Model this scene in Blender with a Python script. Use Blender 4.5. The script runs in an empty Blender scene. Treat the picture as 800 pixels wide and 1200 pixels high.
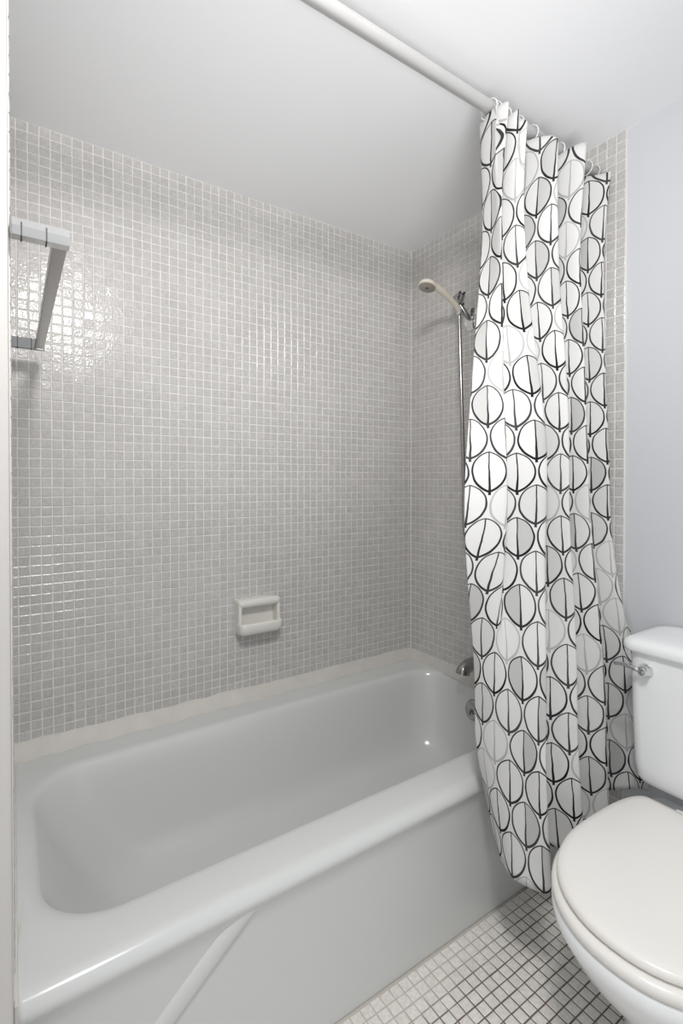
import bpy, bmesh, math, random
from mathutils import Vector, Matrix

random.seed(7)
SC = bpy.context.scene
COL = SC.collection
PI = math.pi

# ------------------------------------------------------------------ camera
F, PPY, PITCH = 580.0, 571.0, math.radians(0.6)
YAW = math.radians(33.6)                      # view direction turned right of +y
CAMZ = 1.217
cd = bpy.data.cameras.new('camera')
cam = bpy.data.objects.new('camera', cd); COL.objects.link(cam)
cam.location = (0, 0, CAMZ)
cam.rotation_euler = (PI / 2 - PITCH, 0, -YAW)
cd.sensor_fit = 'HORIZONTAL'; cd.sensor_width = 36
cd.lens = F / 800 * 36
cd.shift_y = -(600 - PPY) / 800
cd.clip_start = 0.01
SC.camera = cam

# ------------------------------------------------------------------ light
w = bpy.data.worlds.new('world'); SC.world = w; w.use_nodes = True
bg = w.node_tree.nodes['Background']
bg.inputs[0].default_value = (0.97, 0.985, 1.0, 1); bg.inputs[1].default_value = 0.73
ld = bpy.data.lights.new('ceiling_lamp', 'AREA'); ld.shape = 'DISK'; ld.size = 0.26; ld.energy = 17
ld.color = (1.0, 0.98, 0.96)
lo = bpy.data.objects.new('ceiling_lamp', ld); COL.objects.link(lo)
lo.location = (0.20, 0.10, 2.19)
lo.rotation_euler = (math.radians(38), 0, math.radians(-25))
ud = bpy.data.lights.new('uplight_lamp', 'SPOT'); ud.spot_size = math.radians(84); ud.spot_blend = 1.0
ud.shadow_soft_size = 0.25; ud.energy = 56; ud.color = (1.0, 0.99, 0.98)
uo = bpy.data.objects.new('uplight_lamp', ud); COL.objects.link(uo)
uo.location = (0.30, -0.10, 1.00)                     # added fill light beside the camera, aimed at the ceiling; no room fixture
uo.rotation_euler = (Vector((0.90, 1.40, 2.26)) - uo.location).to_track_quat('-Z', 'Y').to_euler()
SC.cycles.max_bounces = 20; SC.cycles.diffuse_bounces = 14
vs = SC.view_settings
vs.view_transform = 'Standard'; vs.look = 'None'; vs.exposure = 0.0; vs.gamma = 1.0
vs.use_curve_mapping = False

# ------------------------------------------------------------------ dimensions
XR, YB, ZC = 1.520, 1.709, 2.260          # right wall, back wall, ceiling
XL, YE = -0.003, 0.80                     # left wall face and its end
ZT = 0.42                                 # tub deck
YF = 0.893                                # tub rim front
PITCH_T = 0.0286                          # tile + joint
TILE_Z0 = 0.458                           # lowest wall tile edge
YTILE = 0.7615                            # front end of the tile on the right wall

# ------------------------------------------------------------------ helpers
class N:
    """a socket with operators, for building math node chains"""
    nt = None
    def __init__(s, k): s.k = k
    @staticmethod
    def op(o, *a):
        n = N.nt.nodes.new('ShaderNodeMath'); n.operation = o
        for i, x in enumerate(a):
            if isinstance(x, N): N.nt.links.new(x.k, n.inputs[i])
            else: n.inputs[i].default_value = x
        return N(n.outputs[0])
    def __add__(a, b): return N.op('ADD', a, b)
    __radd__ = __add__
    def __sub__(a, b): return N.op('SUBTRACT', a, b)
    def __rsub__(a, b): return N.op('SUBTRACT', b, a)
    def __mul__(a, b): return N.op('MULTIPLY', a, b)
    __rmul__ = __mul__
    def __truediv__(a, b): return N.op('DIVIDE', a, b)
    def __lt__(a, b): return N.op('LESS_THAN', a, b)
    def __gt__(a, b): return N.op('GREATER_THAN', a, b)
    def abs(a): return N.op('ABSOLUTE', a)
    def floor(a): return N.op('FLOOR', a)
    def smooth(a, lo, hi):
        n = N.nt.nodes.new('ShaderNodeMapRange'); n.interpolation_type = 'SMOOTHSTEP'
        N.nt.links.new(a.k, n.inputs[0]); n.inputs[1].default_value = lo; n.inputs[2].default_value = hi
        return N(n.outputs[0])

def srgb(r, g, b):
    f = lambda v: (v / 12.92 if v <= .04045 else ((v + .055) / 1.055) ** 2.4)
    return (f(r / 255), f(g / 255), f(b / 255), 1)

def mat(name, col, rough=0.5, metal=0.0, spec=0.5, noise=None, bump=None, coat=0.0):
    """principled material; noise=(scale, amount) mottles the colour, bump=(scale, strength) gives fine relief"""
    m = bpy.data.materials.new(name); m.use_nodes = True
    nt = m.node_tree; p = nt.nodes['Principled BSDF']
    p.inputs['Roughness'].default_value = rough; p.inputs['Metallic'].default_value = metal
    p.inputs['Specular IOR Level'].default_value = spec; p.inputs['Coat Weight'].default_value = coat
    tc = nt.nodes.new('ShaderNodeTexCoord')
    nz = nt.nodes.new('ShaderNodeTexNoise'); nz.inputs['Scale'].default_value = (noise or (8, 0))[0]
    nz.inputs['Detail'].default_value = 4
    nt.links.new(tc.outputs['Object'], nz.inputs['Vector'])
    mx = nt.nodes.new('ShaderNodeMix'); mx.data_type = 'RGBA'
    a = (noise or (8, 0.02))[1]
    mx.inputs[6].default_value = tuple(min(1, c * (1 + a)) for c in col[:3]) + (1,)
    mx.inputs[7].default_value = tuple(c * (1 - a) for c in col[:3]) + (1,)
    nt.links.new(nz.outputs[0], mx.inputs[0]); nt.links.new(mx.outputs[2], p.inputs['Base Color'])
    if bump:
        nb = nt.nodes.new('ShaderNodeTexNoise'); nb.inputs['Scale'].default_value = bump[0]
        nb.inputs['Detail'].default_value = 3
        nt.links.new(tc.outputs['Object'], nb.inputs['Vector'])
        b = nt.nodes.new('ShaderNodeBump'); b.inputs['Strength'].default_value = bump[1]
        b.inputs['Distance'].default_value = 0.002
        nt.links.new(nb.outputs[0], b.inputs['Height']); nt.links.new(b.outputs[0], p.inputs['Normal'])
    return m

def tile_mat(name, c_light, c_dark, rough, bump_strength, mott=0.10):
    m = bpy.data.materials.new(name); m.use_nodes = True
    nt = m.node_tree; N.nt = nt; p = nt.nodes['Principled BSDF']
    oi = nt.nodes.new('ShaderNodeObjectInfo'); ge = nt.nodes.new('ShaderNodeNewGeometry')
    tc = nt.nodes.new('ShaderNodeNewGeometry')
    rnd = N.op('FRACT', N(oi.outputs['Random']) + N(ge.outputs['Random Per Island']))
    nz = nt.nodes.new('ShaderNodeTexNoise'); nz.inputs['Scale'].default_value = 110; nz.inputs['Detail'].default_value = 3
    nt.links.new(tc.outputs['Position'], nz.inputs['Vector'])
    big = nt.nodes.new('ShaderNodeTexNoise'); big.inputs['Scale'].default_value = 5; big.inputs['Detail'].default_value = 2
    nt.links.new(tc.outputs['Position'], big.inputs['Vector'])
    f = rnd * 0.28 + N(nz.outputs[0]).smooth(0.3, 0.7) * 0.52 + N(big.outputs[0]).smooth(0.3, 0.7) * 0.2
    mx = nt.nodes.new('ShaderNodeMix'); mx.data_type = 'RGBA'
    mx.inputs[6].default_value = c_light; mx.inputs[7].default_value = c_dark
    nt.links.new(f.k, mx.inputs[0]); nt.links.new(mx.outputs[2], p.inputs['Base Color'])
    p.inputs['Roughness'].default_value = rough; p.inputs['Specular IOR Level'].default_value = 0.5
    nb = nt.nodes.new('ShaderNodeTexNoise'); nb.inputs['Scale'].default_value = 150; nb.inputs['Detail'].default_value = 1
    nt.links.new(tc.outputs['Position'], nb.inputs['Vector'])
    b = nt.nodes.new('ShaderNodeBump'); b.inputs['Strength'].default_value = bump_strength; b.inputs['Distance'].default_value = 0.002
    nt.links.new(nb.outputs[0], b.inputs['Height']); nt.links.new(b.outputs[0], p.inputs['Normal'])
    return m

def meshobj(name, verts, faces, m, parent=None, smooth=True, autosmooth=None):
    me = bpy.data.meshes.new(name); me.from_pydata([tuple(v) for v in verts], [], faces); me.update()
    bm = bmesh.new(); bm.from_mesh(me); bmesh.ops.recalc_face_normals(bm, faces=bm.faces)
    if autosmooth is not None:
        for f in bm.faces: f.smooth = True
        for e in bm.edges:
            if len(e.link_faces) == 2 and e.calc_face_angle(0) > math.radians(autosmooth): e.smooth = False
    else:
        for f in bm.faces: f.smooth = smooth
    bm.to_mesh(me); bm.free()
    if m: me.materials.append(m)
    o = bpy.data.objects.new(name, me); COL.objects.link(o)
    if parent: o.parent = parent
    return o

def tag(o, label=None, cat=None, group=None, kind=None):
    if label: o['label'] = label
    if cat: o['category'] = cat
    if group: o['group'] = group
    if kind: o['kind'] = kind
    return o

def empty(name, loc=(0, 0, 0)):
    """an Empty whose children are given in world coordinates; the matrix is undone on the children"""
    o = bpy.data.objects.new(name, None); COL.objects.link(o); o.location = loc; o.empty_display_size = 0.05
    return o

def adopt(root):
    """re-base world-coordinate child meshes onto the Empty at the thing's base"""
    v = Vector(root.location)
    for ch in root.children:
        ch.data.transform(Matrix.Translation(-v))
        for g in ch.children: g.data.transform(Matrix.Translation(-v))

def box(name, a, b, m, parent=None, bevel=0.0, seg=2):
    bm = bmesh.new(); bmesh.ops.create_cube(bm, size=1)
    a, b = Vector(a), Vector(b)
    for v in bm.verts: v.co = Vector([(a[i] + b[i]) / 2 + v.co[i] * (b[i] - a[i]) for i in range(3)])
    if bevel: bmesh.ops.bevel(bm, geom=bm.edges[:], offset=bevel, segments=seg, profile=0.5, affect='EDGES')
    me = bpy.data.meshes.new(name); bm.to_mesh(me); bm.free()
    if bevel:
        for p in me.polygons: p.use_smooth = True
    me.materials.append(m)
    o = bpy.data.objects.new(name, me); COL.objects.link(o)
    if bevel:
        md = o.modifiers.new('wn', 'WEIGHTED_NORMAL'); md.keep_sharp = True
    if parent: o.parent = parent
    return o

def rings_mesh(rings, cap0=True, cap1=True):
    n = len(rings[0]); V = [p for r in rings for p in r]; Fc = []
    for i in range(len(rings) - 1):
        for j in range(n):
            k = (j + 1) % n
            Fc.append((i * n + j, i * n + k, (i + 1) * n + k, (i + 1) * n + j))
    if cap0: Fc.append(tuple(range(n))[::-1])
    if cap1: Fc.append(tuple((len(rings) - 1) * n + j for j in range(n)))
    return V, Fc

def frame(d):
    d = Vector(d).normalized(); up = Vector((0, 0, 1)) if abs(d.z) < .95 else Vector((0, 1, 0))
    u = d.cross(up).normalized(); return d, u, u.cross(d).normalized()

def lathe(name, base, axis, prof, m, parent=None, n=32, autosmooth=40):
    """prof: (distance along axis, radius)"""
    d, u, v = frame(axis); base = Vector(base); R = []
    for t, r in prof:
        R.append([base + d * t + (u * math.cos(2 * PI * j / n) + v * math.sin(2 * PI * j / n)) * max(r, 1e-5) for j in range(n)])
    V, Fc = rings_mesh(R); return meshobj(name, V, Fc, m, parent, autosmooth=autosmooth)

def spline(P, sub=8):
    P = [Vector(p) for p in P]; out = []
    for i in range(len(P) - 1):
        p0 = P[i - 1] if i else P[0] * 2 - P[1]
        p1, p2 = P[i], P[i + 1]
        p3 = P[i + 2] if i + 2 < len(P) else p2 * 2 - p1
        for k in range(sub):
            t = k / sub
            out.append(0.5 * ((2 * p1) + (p2 - p0) * t + (2 * p0 - 5 * p1 + 4 * p2 - p3) * t * t + (3 * p1 - p0 - 3 * p2 + p3) * t ** 3))
    out.append(P[-1]); return out

def tube(name, path, r, m, parent=None, n=12, flat=None):
    """r: number or list; flat=(direction, factor) squashes the section along a direction"""
    R = []; prev = None
    for i, p in enumerate(path):
        d = (path[min(i + 1, len(path) - 1)] - path[max(i - 1, 0)]).normalized()
        if prev is None: _, u, v = frame(d)
        else:
            u = (prev - d * prev.dot(d)).normalized(); v = u.cross(d).normalized()
        prev = u
        rr = r[i] if isinstance(r, (list, tuple)) else r
        ring = []
        for j in range(n):
            q = (u * math.cos(2 * PI * j / n) + v * math.sin(2 * PI * j / n)) * rr
            if flat:
                fd = Vector(flat[0]); q = q - fd * q.dot(fd) * (1 - flat[1])
            ring.append(p + q)
        R.append(ring)
    V, Fc = rings_mesh(R); return meshobj(name, V, Fc, m, parent, autosmooth=50)

def rrect(x0, x1, y0, y1, r, z, nc=10, ns=12):
    """rounded rectangle, fixed point count so that rings can be lofted"""
    P = []; r = max(r, 1e-4)
    C = [(x1 - r, y1 - r, 0), (x0 + r, y1 - r, PI / 2), (x0 + r, y0 + r, PI), (x1 - r, y0 + r, 1.5 * PI)]
    arcs = [[Vector((cx + r * math.cos(a + PI / 2 * k / nc), cy + r * math.sin(a + PI / 2 * k / nc), z)) for k in range(nc + 1)] for cx, cy, a in C]
    for i in range(4):
        P += arcs[i]; a, b = arcs[i][-1], arcs[(i + 1) % 4][0]
        P += [a.lerp(b, k / ns) for k in range(1, ns)]
    return P

def project(p):
    """photo pixel of a world point, for choosing which tiles show largest"""
    d = Vector(p) - Vector((0, 0, CAMZ))
    lat = d.x * math.cos(YAW) - d.y * math.sin(YAW); dep = d.x * math.sin(YAW) + d.y * math.cos(YAW)
    if dep < .05: return None
    return 400 + F * lat / dep, 565 - F * d.z / dep, dep

def x_at(px, y):
    """x of a point on a photo column, once its y is known"""
    r = (px - 400) / F
    return y * (math.cos(YAW) * r + math.sin(YAW)) / (math.cos(YAW) - math.sin(YAW) * r)

# ------------------------------------------------------------------ materials
M_paint_ceiling = mat('ceiling_paint', srgb(244, 245, 247), 0.75, noise=(3, .01), bump=(60, .05))
M_paint_wall = mat('wall_paint', srgb(202, 204, 208), 0.55, noise=(3, .01), bump=(90, .06))
M_paint_end = mat('gloss_trim_paint', srgb(196, 193, 190), 0.35, noise=(6, .015), bump=(35, .12))
M_grout = mat('wall_grout', srgb(224, 222, 218), 0.85, noise=(40, .05))
M_caulk = mat('caulk', srgb(205, 202, 197), 0.6, noise=(22, .10), bump=(45, .35))
M_tile = tile_mat('glazed_wall_tile', srgb(200, 198, 196), srgb(178, 176, 174), 0.21, 0.32)
M_ftile = tile_mat('floor_tile', srgb(244, 242, 238), srgb(216, 211, 205), 0.40, 0.08)
M_tub = mat('tub_enamel', srgb(209, 211, 210), 0.16, noise=(4, .012), spec=0.5)
M_china = mat('white_china', srgb(236, 238, 239), 0.12, noise=(4, .006))
M_seat = mat('seat_plastic', srgb(233, 231, 227), 0.22, noise=(5, .008))
M_dish = mat('soap_dish_ceramic', srgb(222, 220, 215), 0.15, noise=(12, .012))
M_chrome = mat('chrome', (0.72, 0.72, 0.72, 1), 0.09, 1.0, noise=(30, .02))
M_chrome_tile_reflect = mat('dark_chrome', (0.36, 0.36, 0.36, 1), 0.06, 1.0, noise=(30, .03))  # chrome darkened so its colour carries the rear bracket's grey tile reflection
M_chrome_dull = mat('worn_chrome', (0.42, 0.41, 0.40, 1), 0.22, 1.0, noise=(30, .06))  # dull fittings; on the towel rail its dark tone stands in for dark reflections
M_rod = mat('painted_rod', srgb(180, 180, 179), 0.38, 0.25, noise=(14, .04))
M_cream = mat('cream_plastic', srgb(226, 218, 205), 0.30, noise=(12, .02))
M_face = mat('spray_face', srgb(150, 143, 135), 0.45, noise=(60, .1))
M_rubber = mat('dark_rubber', srgb(70, 68, 66), 0.6, noise=(20, .05))

def floor_grout():
    m = mat('floor_grout', srgb(120, 110, 101), 0.9, noise=(30, .12))
    nt = m.node_tree; N.nt = nt; p = nt.nodes['Principled BSDF']
    g = nt.nodes.new('ShaderNodeNewGeometry'); s = nt.nodes.new('ShaderNodeSeparateXYZ'); nt.links.new(g.outputs['Position'], s.inputs[0])
    nz = nt.nodes.new('ShaderNodeTexNoise'); nz.inputs['Scale'].default_value = 9; nt.links.new(g.outputs['Position'], nz.inputs['Vector'])
    f = (N(s.outputs[1]) + N(nz.outputs[0]) * 0.14 - N(s.outputs[0]) * 0.18).smooth(0.70, 0.80)   # pale new grout along the tub, away from the curtain end
    old = p.inputs['Base Color'].links[0].from_socket
    mx = nt.nodes.new('ShaderNodeMix'); mx.data_type = 'RGBA'; nt.links.new(f.k, mx.inputs[0])
    nt.links.new(old, mx.inputs[6]); mx.inputs[7].default_value = srgb(200, 194, 186)
    nt.links.new(mx.outputs[2], p.inputs['Base Color']); return m
M_fgrout = floor_grout()

def plastic_ring():
    m = mat('clear_ring_plastic', srgb(235, 236, 236), 0.15, noise=(20, .01)); p = m.node_tree.nodes['Principled BSDF']
    p.inputs['Transmission Weight'].default_value = 0.35; p.inputs['IOR'].default_value = 1.3; return m
M_ring = plastic_ring()

def curtain_mat():
    m = bpy.data.materials.new('leaf_print_fabric'); m.use_nodes = True
    nt = m.node_tree; N.nt = nt; p = nt.nodes['Principled BSDF']
    uv = nt.nodes.new('ShaderNodeTexCoord'); s = nt.nodes.new('ShaderNodeSeparateXYZ'); nt.links.new(uv.outputs['UV'], s.inputs[0])
    wob = nt.nodes.new('ShaderNodeTexNoise'); wob.inputs['Scale'].default_value = 16; nt.links.new(uv.outputs['UV'], wob.inputs['Vector'])
    sw = nt.nodes.new('ShaderNodeSeparateColor'); nt.links.new(wob.outputs['Color'], sw.inputs[0])
    u = N(s.outputs[0]) + (N(sw.outputs[0]) - 0.5) * 0.008
    v = N(s.outputs[1]) + (N(sw.outputs[1]) - 0.5) * 0.008
    P2, Q = 0.0820, 0.1660
    # two interleaved lattices of leaves; keep for each point the lattice whose leaf it is nearest to
    def lattice(ou, ov, seed):
        cu = u / P2 + ou; cv = v / Q + ov
        i = cu.floor(); j = cv.floor()
        x = (cu - i - 0.5) * P2; y = (cv - j - 0.5) * Q
        wn = nt.nodes.new('ShaderNodeTexWhiteNoise'); wn.noise_dimensions = '3D'
        cb = nt.nodes.new('ShaderNodeCombineXYZ'); nt.links.new(i.k, cb.inputs[0]); nt.links.new(j.k, cb.inputs[1]); cb.inputs[2].default_value = seed
        nt.links.new(cb.outputs[0], wn.inputs[0])
        sc = nt.nodes.new('ShaderNodeSeparateColor'); nt.links.new(wn.outputs['Color'], sc.inputs[0])
        r1, r2, r3 = (N(sc.outputs[k]) for k in range(3))
        # leaf: two arcs meeting in a point above and below (slightly longer above)
        a = 0.0370
        up = y > 0.0
        b = up * 0.0475 + (1.0 - up) * 0.0520
        R = (b * b + a * a) / (2 * a); c = R - a
        ax = x.abs() + c
        d = N.op('SQRT', ax * ax + y * y) - R
        th = 0.0016 + (0.03 - y) * 0.017
        th = N.op('MAXIMUM', N.op('MINIMUM', th, 0.0027), 0.0014)
        dash = (d.abs() - th)
        stem_w = N.op('MAXIMUM', 0.0017 + (0.0 - y) * 0.024, 0.0014)
        stem = N.op('MAXIMUM', x.abs() - stem_w, N.op('MAXIMUM', y - 0.046, -0.060 - y))
        line = N.op('MINIMUM', dash, stem)
        line = 1.0 - line.smooth(-0.0004, 0.0004)
        inside = d < 0.0
        side = N.op('MULTIPLY', (x > 0.0), (r2 > 0.35)) + N.op('MULTIPLY', (x < 0.0), (r2 < 0.35))
        half = inside * side * (r1 > 0.13) * (r1 < 0.36)
        full = inside * (r1 > 0.36) * (r1 < 0.46)
        grey = r1 < 0.13                                   # pale outline instead of black
        strength = line * (1.0 - grey * 0.62) * (0.92 + 0.08 * r3)
        return strength, half * 0.27 + full * 0.10
    s1, f1 = lattice(0.0, 0.0, 1.0); s2, f2 = lattice(0.5, 0.5, 2.0)
    ink = N.op('MAXIMUM', s1, s2); fill = N.op('MAXIMUM', f1, f2)
    val = (1.0 - fill) * (1.0 - ink)
    mx = nt.nodes.new('ShaderNodeMix'); mx.data_type = 'RGBA'; nt.links.new(val.k, mx.inputs[0])
    mx.inputs[6].default_value = srgb(24, 24, 26); mx.inputs[7].default_value = srgb(223, 223, 222)
    nt.links.new(mx.outputs[2], p.inputs['Base Color'])
    p.inputs['Roughness'].default_value = 0.8; p.inputs['Specular IOR Level'].default_value = 0.2
    tr = nt.nodes.new('ShaderNodeBsdfTranslucent'); nt.links.new(mx.outputs[2], tr.inputs[0])
    ms = nt.nodes.new('ShaderNodeMixShader'); ms.inputs[0].default_value = 0.18
    nt.links.new(p.outputs[0], ms.inputs[1]); nt.links.new(tr.outputs[0], ms.inputs[2])
    nt.links.new(ms.outputs[0], nt.nodes['Material Output'].inputs[0])
    return m
M_curtain = curtain_mat()

# ------------------------------------------------------------------ room shell
def struct(o): o['kind'] = 'structure'; return o
floor = struct(box('floor', (-0.6, -0.45, -0.10), (XR + 0.1, YB + 0.1, -0.0015), M_fgrout))
ceiling = struct(box('ceiling', (-0.6, -0.45, ZC), (XR + 0.1, YB + 0.1, ZC + 0.1), M_paint_ceiling))
wall_back = struct(box('wall_back', (XL, YB, 0), (XR, YB + 0.1, ZC), M_grout))
wall_right = struct(box('wall_right', (XR, -0.45, 0), (XR + 0.1, YB + 0.1, ZC), M_paint_wall))
wall_left = struct(box('wall_left', (-0.6, YE, 0), (XL, YB + 0.1, ZC), M_paint_end, bevel=0.004, seg=2))
box('grout_bed', (XR - 0.003, YTILE, 0.0), (XR, YB, ZC), M_grout, wall_right)
box('grout_bed', (XL, 0.90, 0.40), (XL + 0.001, YB, ZC), M_grout, wall_left)

# ---- tiles: pillowed square pieces, the 300 that show largest as single parts, the others joined
def tile_shape(hw, hh, proud, bev=0.0016):
    V = [(sx * hw, sy * hh, 0) for sx, sy in ((-1, -1), (1, -1), (1, 1), (-1, 1))]
    V += [(sx * hw, sy * hh, proud * 0.55) for sx, sy in ((-1, -1), (1, -1), (1, 1), (-1, 1))]
    V += [(sx * (hw - bev), sy * (hh - bev), proud) for sx, sy in ((-1, -1), (1, -1), (1, 1), (-1, 1))]
    Fc = [(8, 9, 10, 11)]
    for k in range(4):
        n = (k + 1) % 4
        Fc += [(k, n, 4 + n, 4 + k), (4 + k, 4 + n, 8 + n, 8 + k)]
    return V, Fc

def tile_field(parent, O, U, Vv, Nn, ulen, vlen, m, joint, visible, skip=None, tilt=0.012, proud=0.0016, limit=300, flip=False):
    """tile rows start at O; rows/columns that do not fit whole at the far edge are cut"""
    O, U, Vv, Nn = Vector(O), Vector(U), Vector(Vv), Vector(Nn)
    rnd = random.Random(hash((parent.name,)) % 1000 if False else len(parent.name) * 17)
    hw = (PITCH_T - joint) / 2
    cells = []
    nu, nv = math.ceil(ulen / PITCH_T), math.ceil(vlen / PITCH_T)
    for i in range(nu):
        for j in range(nv):
            u0, v0 = i * PITCH_T, j * PITCH_T
            u1, v1 = min(u0 + PITCH_T, ulen), min(v0 + PITCH_T, vlen)
            if u1 - u0 < 0.008 or v1 - v0 < 0.008: continue
            c = O + U * ((u0 + u1) / 2) + Vv * ((v0 + v1) / 2)
            if skip and skip(c): continue
            a, b = (u1 - u0 - joint) / 2, (v1 - v0 - joint) / 2
            whole = abs(a - hw) < 1e-5 and abs(b - hw) < 1e-5
            pr = project(c); size = 0
            if whole and visible and pr and visible(c, pr) and 0 < pr[0] < 800 and 0 < pr[1] < 1200:
                q1, q2 = project(c + U * hw), project(c + Vv * hw)
                ex = Vector((q1[0] - pr[0], q1[1] - pr[1])); ey = Vector((q2[0] - pr[0], q2[1] - pr[1]))
                size = abs(ex.x * ey.y - ex.y * ey.x)
            cells.append((size, c, a, b))
    cells.sort(key=lambda t: -t[0])
    V0, F0 = tile_shape(hw, hw, proud); me = bpy.data.meshes.new('tile'); me.from_pydata(V0, [], F0); me.materials.append(m); me.update()
    basis = Matrix((U, Vv, Nn)).transposed()
    SV, SF = [], []
    for k, (size, c, a, b) in enumerate(cells):
        rot = basis @ Matrix.Rotation(rnd.gauss(0, tilt), 3, 'X') @ Matrix.Rotation(rnd.gauss(0, tilt), 3, 'Y') @ Matrix.Rotation(rnd.gauss(0, 0.012), 3, 'Z')
        c = c + U * rnd.gauss(0, .0003) + Vv * rnd.gauss(0, .0003) + Nn * rnd.uniform(-.0002, .0002)
        if k < limit and size > 0:
            o = bpy.data.objects.new('tile', me); COL.objects.link(o); o.parent = parent
            o.matrix_local = Matrix.Translation(c) @ rot.to_4x4()
        else:
            tv, tf = tile_shape(a, b, proud); n = len(SV)
            SV += [c + rot @ Vector(v) for v in tv]; SF += [tuple(n + i for i in f) for f in tf]
    if SV:
        me2 = bpy.data.meshes.new('tile_field'); me2.from_pydata([tuple(v) for v in SV], [], SF); me2.materials.append(m); me2.update()
        o = bpy.data.objects.new('tile_field', me2); COL.objects.link(o); o.parent = parent; o['kind'] = 'stuff'

J = 0.0032
ROWS = ZC - TILE_Z0
tile_field(wall_back, (0.013 - PITCH_T / 1 + 0.0, YB, TILE_Z0), (1, 0, 0), (0, 0, 1), (0, -1, 0), XR - 0.006 - (0.013 - PITCH_T), ROWS, M_tile, J,
           lambda c, p: p[0] > 14 and not (270 < p[0] < 335 and 695 < p[1] < 750))
tile_field(wall_right, (XR - 0.003, YB - 0.004, TILE_Z0), (0, -1, 0), (0, 0, 1), (-1, 0, 0), YB - 0.004 - YTILE, ROWS, M_tile, J,
           lambda c, p: (p[0] < 545 or p[0] > 712))
tile_field(wall_right, (XR - 0.003, YF - 0.004, 0.0), (0, -1, 0), (0, 0, 1), (-1, 0, 0), YF - 0.004 - YTILE, TILE_Z0, M_tile, J, None)
tile_field(wall_left, (XL + 0.001, 0.902, TILE_Z0), (0, 1, 0), (0, 0, 1), (1, 0, 0), YB - 0.004 - 0.902, ROWS, M_tile, J, None, proud=0.0014)
tile_field(floor, (-0.6, 0.918, -0.0015), (1, 0, 0), (0, -1, 0), (0, 0, 1), XR + 0.6, 1.36, M_ftile, 0.0036,
           lambda c, p: p[0] > 395 and p[1] > 1030 and p[0] < 735 and not (p[0] > 640 and p[1] < 1045 + (p[0] - 640) * 0.9), tilt=0.008, proud=0.0016)

# ---- caulk fillet between tile and tub (sloped band)
def caulk():
    V, Fc = [], []
    prof = [(0.0, 0.462), (0.006, 0.459), (0.018, 0.443), (0.032, 0.4285), (0.043, 0.4215), (0.043, 0.415), (0.0, 0.415)]
    jit = random.Random(11)
    def line(P):
        n0 = len(V)
        for (p, d) in P:
            jz = jit.uniform(-.004, .003)
            for off, z in prof: V.append((p[0] + d[0] * off, p[1] + d[1] * off, z + (jz if z > .44 else jz * .3 if z > .42 else 0)))
        k = len(prof)
        for i in range(len(P) - 1):
            for j in range(k):
                a, b = n0 + i * k + j, n0 + i * k + (j + 1) % k
                Fc.append((a, b, b + k, a + k))
    rnd = random.Random(3)
    pts = []
    for i in range(41):
        x = XL + 0.002 + (XR - 0.004 - XL - 0.002) * i / 40
        e = 1 + rnd.uniform(-.12, .12)
        pts.append(((x, YB, 0), (0, -e * (1.0 - 0.25 * i / 40), 0)))
    line(pts)
    pts = []
    for i in range(21):
        y = YB - 0.001 - (YB - YF - 0.03) * i / 20; e = (1 + rnd.uniform(-.1, .1)) * 0.45
        pts.append(((XR - 0.003, y, 0), (-e, 0, 0)))
    line(pts)
    return meshobj('trim_1', V, Fc, M_caulk, autosmooth=35)
struct(caulk())
struct(box('trim_2', (XL, YF - 0.004, 0.380), (XL + 0.006, YB - 0.03, 0.4245), M_caulk, bevel=0.002, seg=2))

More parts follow.
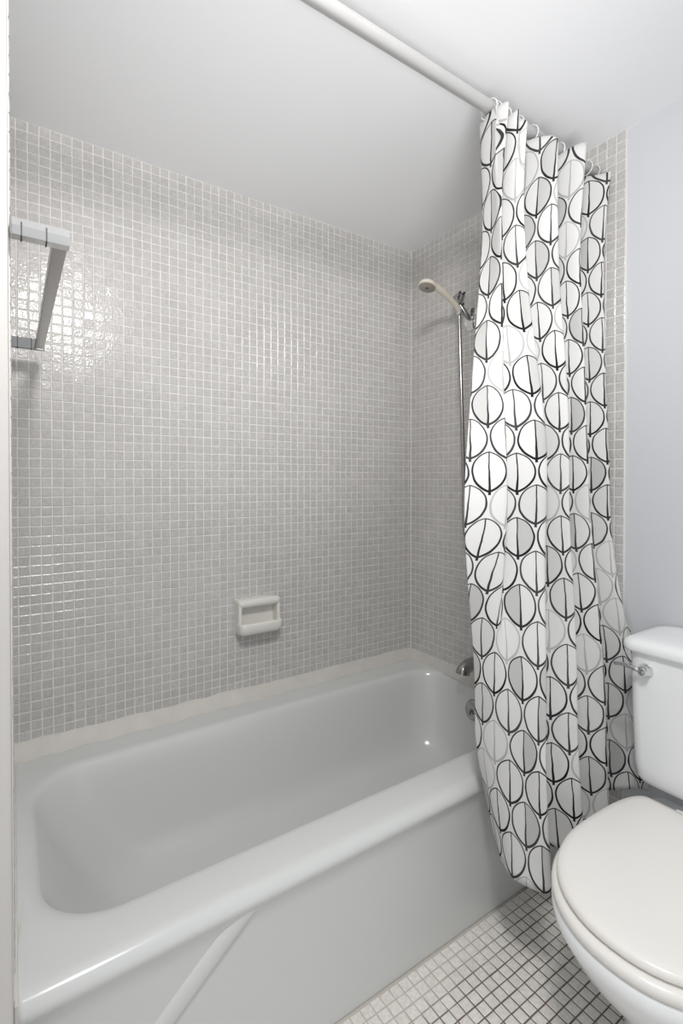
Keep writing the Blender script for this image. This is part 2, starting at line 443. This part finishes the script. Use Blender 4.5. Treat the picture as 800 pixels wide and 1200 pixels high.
# ------------------------------------------------------------------ bathtub
tub = tag(empty('bathtub', (0.76, 1.30, 0)), 'white enamelled built-in bathtub with a smooth front apron', 'bathtub')
def build_tub():
    X0, X1, Y1 = XL + 0.0008, XR - 0.004, YB - 0.001
    R = []
    def o(dy, z, r=0.012): R.append(rrect(X0, X1, YF + dy, Y1, r, z))
    o(0.031, 0.0005); o(0.0275, 0.10); o(0.0235, 0.22); o(0.019, 0.33); o(0.0165, 0.350); o(0.012, 0.365); o(0.006, 0.376); o(0.002, 0.384); o(0.0, 0.390)
    for k in range(1, 7):
        a = PI / 2 * k / 6
        o(0.032 * (1 - math.cos(a)), 0.390 + 0.028 * math.sin(a))
    o(0.06, 0.4193)
    # deck to basin lip, then down the basin
    B = [(-.022, .4200, .150), (-.012, .4190, .145), (-.004, .4160, .140), (.003, .4100, .137), (.008, .4000, .135)]
    x0, x1, y0, y1 = 0.036, 1.503, 1.010, 1.572
    def ins(l, r_, f, b, z, rad): R.append(rrect(x0 + l, x1 - r_, y0 + f, y1 - b, rad, z))
    for d, z, rad in B: ins(d, d * .6, d, d, z, rad)
    ins(.022, .012, .016, .016, .37, .135)
    ins(.055, .025, .032, .030, .30, .135)
    ins(.095, .040, .046, .044, .23, .135)
    ins(.130, .055, .058, .056, .18, .135)
    ins(.160, .070, .072, .070, .150, .130)
    ins(.195, .090, .095, .092, .132, .120)
    ins(.240, .125, .125, .122, .123, .100)
    ins(.320, .200, .180, .180, .119, .080)
    ins(.450, .400, .255, .255, .116, .020)
    V, Fc = rings_mesh(R, cap0=True, cap1=True)
    t = meshobj('tub_shell', V, Fc, M_tub, tub, autosmooth=60)
    # diagonal raised rib on the apron, running from the rim down to the left
    path = spline([(0.425, 0.912, 0.392), (0.404, 0.909, 0.386), (0.378, 0.9085, 0.372), (0.305, 0.9125, 0.309), (0.230, 0.9155, 0.243), (0.120, 0.9195, 0.146), (0.014, 0.9225, 0.052)], 8)
    n = len(path)
    tube('apron_rib', path, [0.0195 + 0.003 * max(0, 1 - i / 16) for i in range(n)], M_tub, tub, n=16, flat=((0, 1, 0), 0.42))
    # overflow plate with trip lever on the sloped end of the basin, drain in the floor
    ax = Vector((-1, 0, 0.22))
    c = Vector((1.481, 1.305, 0.335))
    pl = lathe('overflow_plate', c, ax, [(-.004, .038), (.004, .038), (.009, .034), (.012, .020), (.013, .0)], M_chrome_dull, tub)
    tube('trip_lever', [c + ax * .008, c + ax * .020 + Vector((0, 0, -.004)), c + ax * .030 + Vector((0, 0, -.016))], [.006, .0055, .0065], M_chrome_dull, pl)
    lathe('drain', (1.30, 1.30, 0.1185), (0, 0, 1), [(0, .032), (.003, .032), (.004, .026), (.002, .022), (.0015, 0)], M_chrome_dull, tub)
    adopt(tub)
build_tub()

# ------------------------------------------------------------------ tub spout
def build_spout():
    b = Vector((XR - 0.0045, 1.300, 0.517))
    root = tag(empty('tub_spout', b), 'dull chrome tub spout on the tiled wall above the bathtub end', 'spout')
    lathe('wall_flange', b, (-1, 0, 0), [(0, .030), (.004, .030), (.009, .026), (.010, .02)], M_chrome_dull, root)
    path = spline([b + Vector((-.004, 0, 0)), b + Vector((-.05, 0, .003)), b + Vector((-.078, 0, -.003)), b + Vector((-.098, 0, -.014)), b + Vector((-.102, 0, -.026))], 6)
    tube('spout_body', path, [.023 + .003 * (i / (len(path) - 1)) for i in range(len(path))], M_chrome_dull, root, n=20)
    adopt(root)
build_spout()

# ------------------------------------------------------------------ soap dish
def build_dish():
    x0, x1, z0, z1 = 0.664, 0.830, 0.664, 0.796
    yb = YB - 0.0005; root = tag(empty('soap_dish', ((x0 + x1) / 2, yb, z0)), 'off-white ceramic soap dish set into the tiled wall', 'soap dish')
    box('back_plate', (x0, yb - 0.012, z0), (x1, yb, z1), M_dish, root, bevel=0.006, seg=3)
    # top ledge, side cheeks, tray with raised lip
    def ledge(name, z_lo, z_hi, depth, inset, lipped):
        R = []
        for z, g in ((z_lo, .010), (z_lo + .004, .004), ((z_lo + z_hi) / 2, .0), (z_hi - .004, .003), (z_hi, .010)):
            R.append(rrect(x0 + inset + g * .6, x1 - inset - g * .6, yb - depth + g, yb - .004, .014, z, nc=6, ns=4))
        V, Fc = rings_mesh(R); return meshobj(name, V, Fc, M_dish, root, autosmooth=60)
    ledge('top_ledge', z1 - 0.030, z1 - 0.001, 0.058, 0.000, False)
    for xa in (x0 + 0.001, x1 - 0.015):
        o = box('side_cheek', (xa, yb - 0.052, z0 + 0.012), (xa + 0.014, yb - 0.006, z1 - 0.016), M_dish, root, bevel=0.005, seg=3)
    R = []
    ya = yb - 0.076
    for z, g in ((z0 + .004, .020), (z0 + .010, .009), (z0 + .022, .002), (z0 + .042, 0.0), (z0 + .048, .003), (z0 + .049, .007)):
        R.append(rrect(x0 + g * .5, x1 - g * .5, ya + g, yb - .003, .020, z, nc=6, ns=4))
    for z, g in ((z0 + .044, .011), (z0 + .032, .014), (z0 + .027, .020)):
        R.append(rrect(x0 + g, x1 - g, ya + g, yb - .008, .012, z, nc=6, ns=4))
    V, Fc = rings_mesh(R); meshobj('tray', V, Fc, M_dish, root, autosmooth=60)
    adopt(root)
build_dish()

# ------------------------------------------------------------------ towel bar on the left wall
def build_towel_bar():
    xw = XL + 0.002; xo = 0.074; ya, yb2 = 0.872, 1.612; z0, z1 = 1.582, 1.606
    root = tag(empty('towel_bar', (xw, (ya + yb2) / 2, z0)), 'square chrome towel bar on two brackets high above the bathtub', 'towel bar')
    box('rail', (xo - 0.020, ya + 0.004, z0), (xo, yb2 - 0.002, z1 - 0.001), M_chrome_dull, root, bevel=0.0012, seg=1)
    for yy, sgn in ((ya, 1), (yb2, -1)):
        # bracket with a peaked section, its outer face split in an upper and a lower facet
        zc = (z0 + z1) / 2 + .001
        prof = [(0, z0 - .001), (0, zc), (.0055 * sgn, z1 + .002), (.020 * sgn, z1 + .002), (.020 * sgn, z0 - .001)]
        V = []; xs = (xw, xo + 0.002)
        for x in xs:
            for dy, z in prof: V.append((x, yy + dy - (0.0 if sgn > 0 else 0), z))
        n = len(prof); Fc = [tuple(range(n)), tuple(range(n, 2 * n))] + [(k, (k + 1) % n, n + (k + 1) % n, n + k) for k in range(n)]
        b = meshobj('bracket', V, Fc, M_chrome if sgn > 0 else M_chrome_tile_reflect, root, smooth=False)
        for xc in (0.012, 0.044):
            V2 = []
            for x in (xc, xc + 0.0022):
                for dy, z in prof:
                    V2.append((x, yy + dy * 1.06 + (-.0007 * sgn if dy * sgn <= 0 else .0007 * sgn), zc + (z - zc) * 1.06))
            meshobj('joint_line', V2, Fc, M_rubber, b, smooth=False)
    for yy in (ya + .007, yb2 - .007):
        box('wall_plate', (XL + 0.0012, yy - .010, z0 - .002), (XL + 0.004, yy + .010, z1 + .003), M_chrome, root, bevel=0.001, seg=1)
    adopt(root)
build_towel_bar()

# ------------------------------------------------------------------ shower rod, rings, curtain
ROD_Y, ROD_Z, ROD_R = 0.852, 2.174, 0.0155
def build_rod():
    root = tag(empty('shower_rod', (0.75, ROD_Y, ROD_Z)), 'long grey shower curtain rod spanning the tub below the ceiling', 'curtain rod')
    lathe('rod', (XL + 0.001, ROD_Y, ROD_Z), (1, 0, 0), [(0, ROD_R), (XR - 0.006 - XL, ROD_R)], M_rod, root, n=28)
    for x, d in ((XR - 0.0046, -1), (XL + 0.0005, 1)):
        lathe('end_cap', (x, ROD_Y, ROD_Z), (d, 0, 0), [(0, .019), (.010, .019), (.013, .0165)], M_rod, root, n=28)
    adopt(root)
build_rod()

def plan(ctrl):
    return spline([(x, y, 0) for x, y in ctrl], 24)
def crest(px, y): return (min(x_at(px, y), 1.497), y)
TOP = [(1.030, .885), crest(586, .805), (1.066, .888), crest(612, .795), (1.165, .905), crest(652, .785), (1.300, .905), crest(678, .795), (1.420, .900), (1.470, .805), (1.500, .875)]
MID = [(0.943, .860), crest(592, .800), (1.043, .855), crest(640, .768), (1.190, .895), crest(668, .770), (1.300, .890), crest(690, .775), (1.400, .885), crest(712, .785), (1.498, .860)]
LOW = [(0.985, .862), (0.984, .810), (1.000, .752), (1.030, .690), (1.095, .818), (1.198, .715), (1.250, .825), (1.350, .725), (1.395, .830), (1.478, .730), (1.497, .690)]
HEM = [(1.030, .830), (1.000, .787), (0.984, .735), (1.022, .668), (1.095, .790), (1.201, .695), (1.250, .810), (1.352, .712), (1.395, .815), (1.480, .715), (1.497, .675)]
def build_curtain():
    top, mid, low, hem = plan(TOP), plan(MID), plan(LOW), plan(HEM)
    n = len(top); NZ = 110
    def sm(t): t = max(0, min(1, t)); return t * t * (3 - 2 * t)
    V, UV = [], []
    NC = len(TOP)                                   # cloth length between folds: the mean over the three heights
    arc = lambda P, a: sum((P[i + 1] - P[i]).length for i in range(a * 24, a * 24 + 24))
    U = [0.012]
    for a in range(NC - 1): U.append(U[-1] + (arc(top, a) * .8 + arc(mid, a) * 1.2 + arc(low, a)) / 3)
    for k in range(NZ + 1):
        f = k / NZ
        row, base = [], []
        for i in range(n):
            t = i / (n - 1)
            z_hem = 0.281 + 0.062 * sm((t - .74) / .2) - 0.004 * math.sin(9 * t)
            z_top = 2.152 - 0.16 * abs(top[i].y - ROD_Y) + 0.020 * math.sin(47 * t + 1) * (abs(top[i].y - ROD_Y) / .06) - 0.03 * sm((t - .9) / .1)
            z = z_hem + (z_top - z_hem) * f
            zz = z
            if zz > 1.2: p = mid[i].lerp(top[i], sm((zz - 1.2) / 0.72))
            elif zz > 0.58: p = mid[i].lerp(low[i], sm((1.2 - zz) / 0.62))
            else: p = low[i].lerp(hem[i], ((0.58 - zz) / 0.30) ** 1.3)
            base.append((p.x, p.y))
            g = max(0.0, (zz - 1.80) / 0.35) ** 1.6           # small gathers under the rings
            p = p + Vector((0.012 * g * math.sin(61 * t + 2), 0.020 * g * math.sin(88 * t + 0.6), 0))
            p.x = min(p.x, 1.503)
            wv = 0.0035 * math.sin(zz * 7.5 + t * 23) * math.sin(zz * 3.1 + 1) * (1 - abs(2 * f - 1) ** 4)
            row.append((p.x + wv, p.y - 0.5 * wv, z))
        back = 0.0; left = [0.0] * 72                # from the third fold back to the free edge: true cloth length
        for i in range(71, -1, -1):
            back += math.hypot(base[i + 1][0] - base[i][0], base[i + 1][1] - base[i][1]); left[i] = U[3] - back
        for a in range(NC - 1):
            seg = [0.0]
            for i in range(a * 24, a * 24 + 24): seg.append(seg[-1] + math.hypot(row[i + 1][0] - row[i][0], row[i + 1][1] - row[i][1]))
            for q in range(24):
                i = a * 24 + q
                V.append(row[i])
                mean = U[a] + (U[a + 1] - U[a]) * seg[q] / seg[-1]
                UV.append((0.55 * left[i] + 0.45 * mean if i < 72 else mean, row[i][2]))
        V.append(row[-1]); UV.append((U[-1], row[-1][2]))
    Fc = [(k * n + i, k * n + i + 1, (k + 1) * n + i + 1, (k + 1) * n + i) for k in range(NZ) for i in range(n - 1)]
    me = bpy.data.meshes.new('shower_curtain'); me.from_pydata(V, [], Fc); me.update()
    for p in me.polygons: p.use_smooth = True
    uvl = me.uv_layers.new(name='UVMap')
    for l in me.loops: uvl.data[l.index].uv = UV[l.vertex_index]
    me.materials.append(M_curtain)
    o = bpy.data.objects.new('shower_curtain', me); COL.objects.link(o)
    md = o.modifiers.new('cloth_thickness', 'SOLIDIFY'); md.thickness = 0.0008; md.offset = 0
    tag(o, 'white fabric shower curtain printed with black outlined leaves', 'shower curtain')
    # rings hang where the gathered top edge passes under the rod
    xs = []
    for i in range(n - 1):
        if (top[i].y - ROD_Y) * (top[i + 1].y - ROD_Y) <= 0: xs.append((top[i].x + top[i + 1].x) / 2)
    return xs
ring_x = build_curtain()
def build_rings(xs):
    first = None; RR, r = 0.0240, 0.0019
    rnd = random.Random(5)
    V, Fc = [], []; n, k = 40, 8
    for i in range(n):
        a = 2 * PI * i / n
        for j in range(k):
            b = 2 * PI * j / k
            V.append((r * math.sin(b) * 1.5, (RR + r * math.cos(b)) * math.cos(a), (RR + r * math.cos(b)) * math.sin(a)))
    for i in range(n):
        for j in range(k):
            Fc.append((i * k + j, ((i + 1) % n) * k + j, ((i + 1) % n) * k + (j + 1) % k, i * k + (j + 1) % k))
    for q, x in enumerate(xs):
        if first is None: o = first = meshobj('curtain_ring', V, Fc, M_ring)
        else: o = first.copy(); COL.objects.link(o)
        o.location = (min(x, XR - 0.024), ROD_Y, ROD_Z + ROD_R - RR + r + 0.0005)
        o.rotation_euler = (0, 0, rnd.uniform(-.22, .22))
        lab = 'translucent white plastic ring carrying the leaf curtain on its rod'
        if q == 0: lab = 'translucent curtain ring at the free edge of the leaf curtain'
        if q == len(xs) - 1: lab = 'translucent curtain ring at the rod end by the tiled wall'
        tag(o, lab, 'curtain ring', 'curtain rings on the shower rod')
build_rings(ring_x)

# ------------------------------------------------------------------ hand shower
def build_shower():
    e = Vector((XR - 0.0045, 1.352, 1.862))
    br = Vector((1.452, 1.372, 1.930))
    root = tag(empty('shower_holder', e), 'chrome hand shower holder on a round wall plate', 'shower holder')
    lathe('wall_plate', e, (-1, 0, 0), [(0, .046), (.004, .046), (.008, .040), (.011, .024), (.012, .014)], M_chrome, root)
    tube('arm', spline([e + Vector((-.006, 0, 0)), e + Vector((-.025, 0, .008)), br + Vector((.012, -.004, -.016))], 6), .0105, M_chrome_dull, root)
    # holder: faceted swivel clamp with screws
    R = []
    for t, r in ((-.026, .010), (-.020, .016), (0, .021), (.018, .023), (.026, .019)):
        R.append([br + Vector((.010, 0, 0)) + Vector((.35, 0, .94)) * t + Vector((math.cos(2 * PI * j / 10) * r, math.sin(2 * PI * j / 10) * r, 0)) for j in range(10)])
    V, Fc = rings_mesh(R); h = meshobj('holder', V, Fc, M_chrome_dull, root, smooth=False)
    for dx, dz in ((-.004, .022), (.020, .024), (-.010, .004), (.014, -.020)):
        lathe('screw', br + Vector((dx, -.020, dz)), (-.4, -1, 0), [(0, .005), (.005, .005), (.006, .003)], M_rubber, h, n=10)
    adopt(root)
    root = tag(empty('hand_shower', (1.27, 1.352, 1.93)), 'cream plastic hand shower with a long grey hose', 'hand shower')
    hp = [(1.452, 1.358, 1.886), (1.432, 1.356, 1.900), (1.40, 1.354, 1.917), (1.36, 1.352, 1.934), (1.32, 1.350, 1.945), (1.296, 1.349, 1.946)]
    path = spline(hp, 6); n = len(path)
    tube('handle', path, [.0105 + .005 * (i / n) ** 2 for i in range(n)], M_cream, root, n=16)
    c = Vector((1.276, 1.348, 1.945)); ax = Vector((-.30, -.05, -.95))
    hd = lathe('spray_head', c, ax, [(-.010, .004), (-.008, .018), (-.003, .028), (.005, .033), (.011, .034), (.014, .030)], M_cream, root)
    d = ax.normalized()
    lathe('spray_plate', c + d * .0135, ax, [(0, .031), (.001, .030), (.002, .020), (.003, .006), (.004, .0)], M_face, hd)
    lathe('spray_nozzle', c + d * .016, ax, [(0, .006), (.002, .005)], M_rubber, hd, n=12)
    P = [(1.452, 1.358, 1.880), (1.453, 1.357, 1.840), (1.453, 1.352, 1.70), (1.452, 1.340, 1.45), (1.448, 1.328, 1.22), (1.444, 1.322, 1.08), (1.450, 1.316, 0.995), (1.466, 1.303, 0.955), (1.482, 1.275, 0.955), (1.492, 1.255, 1.0), (1.494, 1.250, 1.15), (1.494, 1.25, 1.5), (1.494, 1.265, 1.72), (1.493, 1.290, 1.815)]
    tube('hose', spline(P, 12), .0075, M_chrome_dull, root, n=10)
    lathe('hose_nut', (1.452, 1.358, 1.886), (0.02, -.01, -1), [(-.004, .009), (0, .0115), (.018, .0115), (.022, .008)], M_chrome, root, n=12)
    adopt(root)
build_shower()

# ------------------------------------------------------------------ toilet
TY = 0.440
def egg(xf, xm, xb, hw, hb, z, n=64, p=2.15, grow=0.0):
    """outline seen from above: round front at xf, widest at xm, straight back at xb (half width hb)"""
    pts = []
    h = n // 2
    fr = []
    for i in range(h + 1):
        a = -PI / 2 + PI * i / h                    # -y side round the front to +y side
        cx, sy = math.cos(a), math.sin(a)
        fr.append((xm - (xm - xf + grow) * abs(cx) ** (2 / p), TY + math.copysign((hw + grow) * abs(sy) ** (2 / p), sy)))
    bk = []
    m = n // 4
    for i in range(1, m + 1):
        t = i / m
        bk.append((xm + (xb + grow - xm) * math.sin(t * PI / 2) ** 0.9, TY + (hw + grow) - (hw - hb) * t ** 2.2))
    other = [(x, 2 * TY - y) for x, y in reversed(bk)]
    back_line = [(bk[-1][0], bk[-1][1] + (other[0][1] - bk[-1][1]) * k / 8) for k in range(1, 8)]
    return [Vector((x, y, z)) for x, y in fr + bk + back_line + other]

def build_toilet():
    root = tag(empty('toilet', (1.10, TY, 0)), 'white china toilet with closed round lid and wall tank', 'toilet')
    # bowl: foot, waist, flaring up to the rim
    spec = [(0.0, .985, 1.15, 1.40, .115, .105), (.03, .980, 1.15, 1.40, .113, .103), (.06, .995, 1.15, 1.395, .105, .098), (.13, 1.01, 1.14, 1.385, .100, .095), (.20, .965, 1.12, 1.38, .118, .098), (.26, .905, 1.10, 1.38, .150, .108),
            (.31, .862, 1.09, 1.39, .177, .125), (.345, .840, 1.085, 1.40, .191, .140), (.362, .830, 1.085, 1.405, .198, .148), (.372, .825, 1.085, 1.405, .202, .152), (.390, .824, 1.085, 1.405, .203, .154), (.398, .829, 1.085, 1.402, .199, .150)]
    R = [egg(xf, xm, xb, hw, hb, z) for z, xf, xm, xb, hw, hb in spec]
    V, Fc = rings_mesh(R); meshobj('bowl', V, Fc, M_china, root, autosmooth=50)
    R = [egg(.826, 1.087, 1.31, .203, .156, z, grow=g) for z, g in ((.3985, -.006), (.402, 0.0), (.414, 0.001), (.420, -.004), (.422, -.012))]
    V, Fc = rings_mesh(R); meshobj('seat', V, Fc, M_seat, root, autosmooth=60)
    R = [egg(.838, 1.085, 1.305, .196, .152, z, grow=g) for z, g in ((.4235, -.012), (.4255, -.003), (.430, 0.0), (.437, -.001), (.4415, -.006), (.4435, -.018), (.4445, -.06))]
    V, Fc = rings_mesh(R); meshobj('lid', V, Fc, M_seat, root, autosmooth=60)
    for s in (-1, 1):
        lathe('hinge', (1.318, TY + s * .075 - .022, .424), (0, 1, 0), [(0, .008), (.002, .0105), (.042, .0105), (.044, .008)], M_seat, root, n=16)
    # tank, slightly narrower towards the bottom
    R = []
    for z, t in ((.448, .040), (.450, .026), (.456, .016), (.468, .010), (.50, .007), (.62, .003), (.786, 0.0)):
        R.append(rrect(1.315 + t, XR - .012, TY - .222 + t, TY + .212 - t, .030, z))
    V, Fc = rings_mesh(R); tk = meshobj('tank', V, Fc, M_china, root, autosmooth=50)
    R = []
    for z, t in ((.7875, .010), (.789, .003), (.795, 0.0), (.806, 0.0), (.814, .004), (.8185, .012), (.821, .030), (.822, .06)):
        R.append(rrect(1.300 + t, XR - .008, TY - .235 + t, TY + .226 - t, .034, z))
    V, Fc = rings_mesh(R); meshobj('tank_lid', V, Fc, M_china, root, autosmooth=60)
    hx, hy, hz = 1.3155, 0.604, .748
    hd = lathe('flush_handle', (hx, hy, hz), (-1, 0, 0), [(0, .016), (.004, .0165), (.008, .014), (.014, .012), (.022, .0125), (.027, .009), (.028, 0)], M_chrome, root, n=24)
    tube('lever', spline([(hx - .020, hy, hz), (hx - .024, hy + .020, hz + .004), (hx - .024, hy + .045, hz + .006), (hx - .022, hy + .068, hz + .002)], 6), [.0055] * 6 + [.005] * 6 + [.0045] * 7, M_chrome, hd)
    adopt(root)
build_toilet()
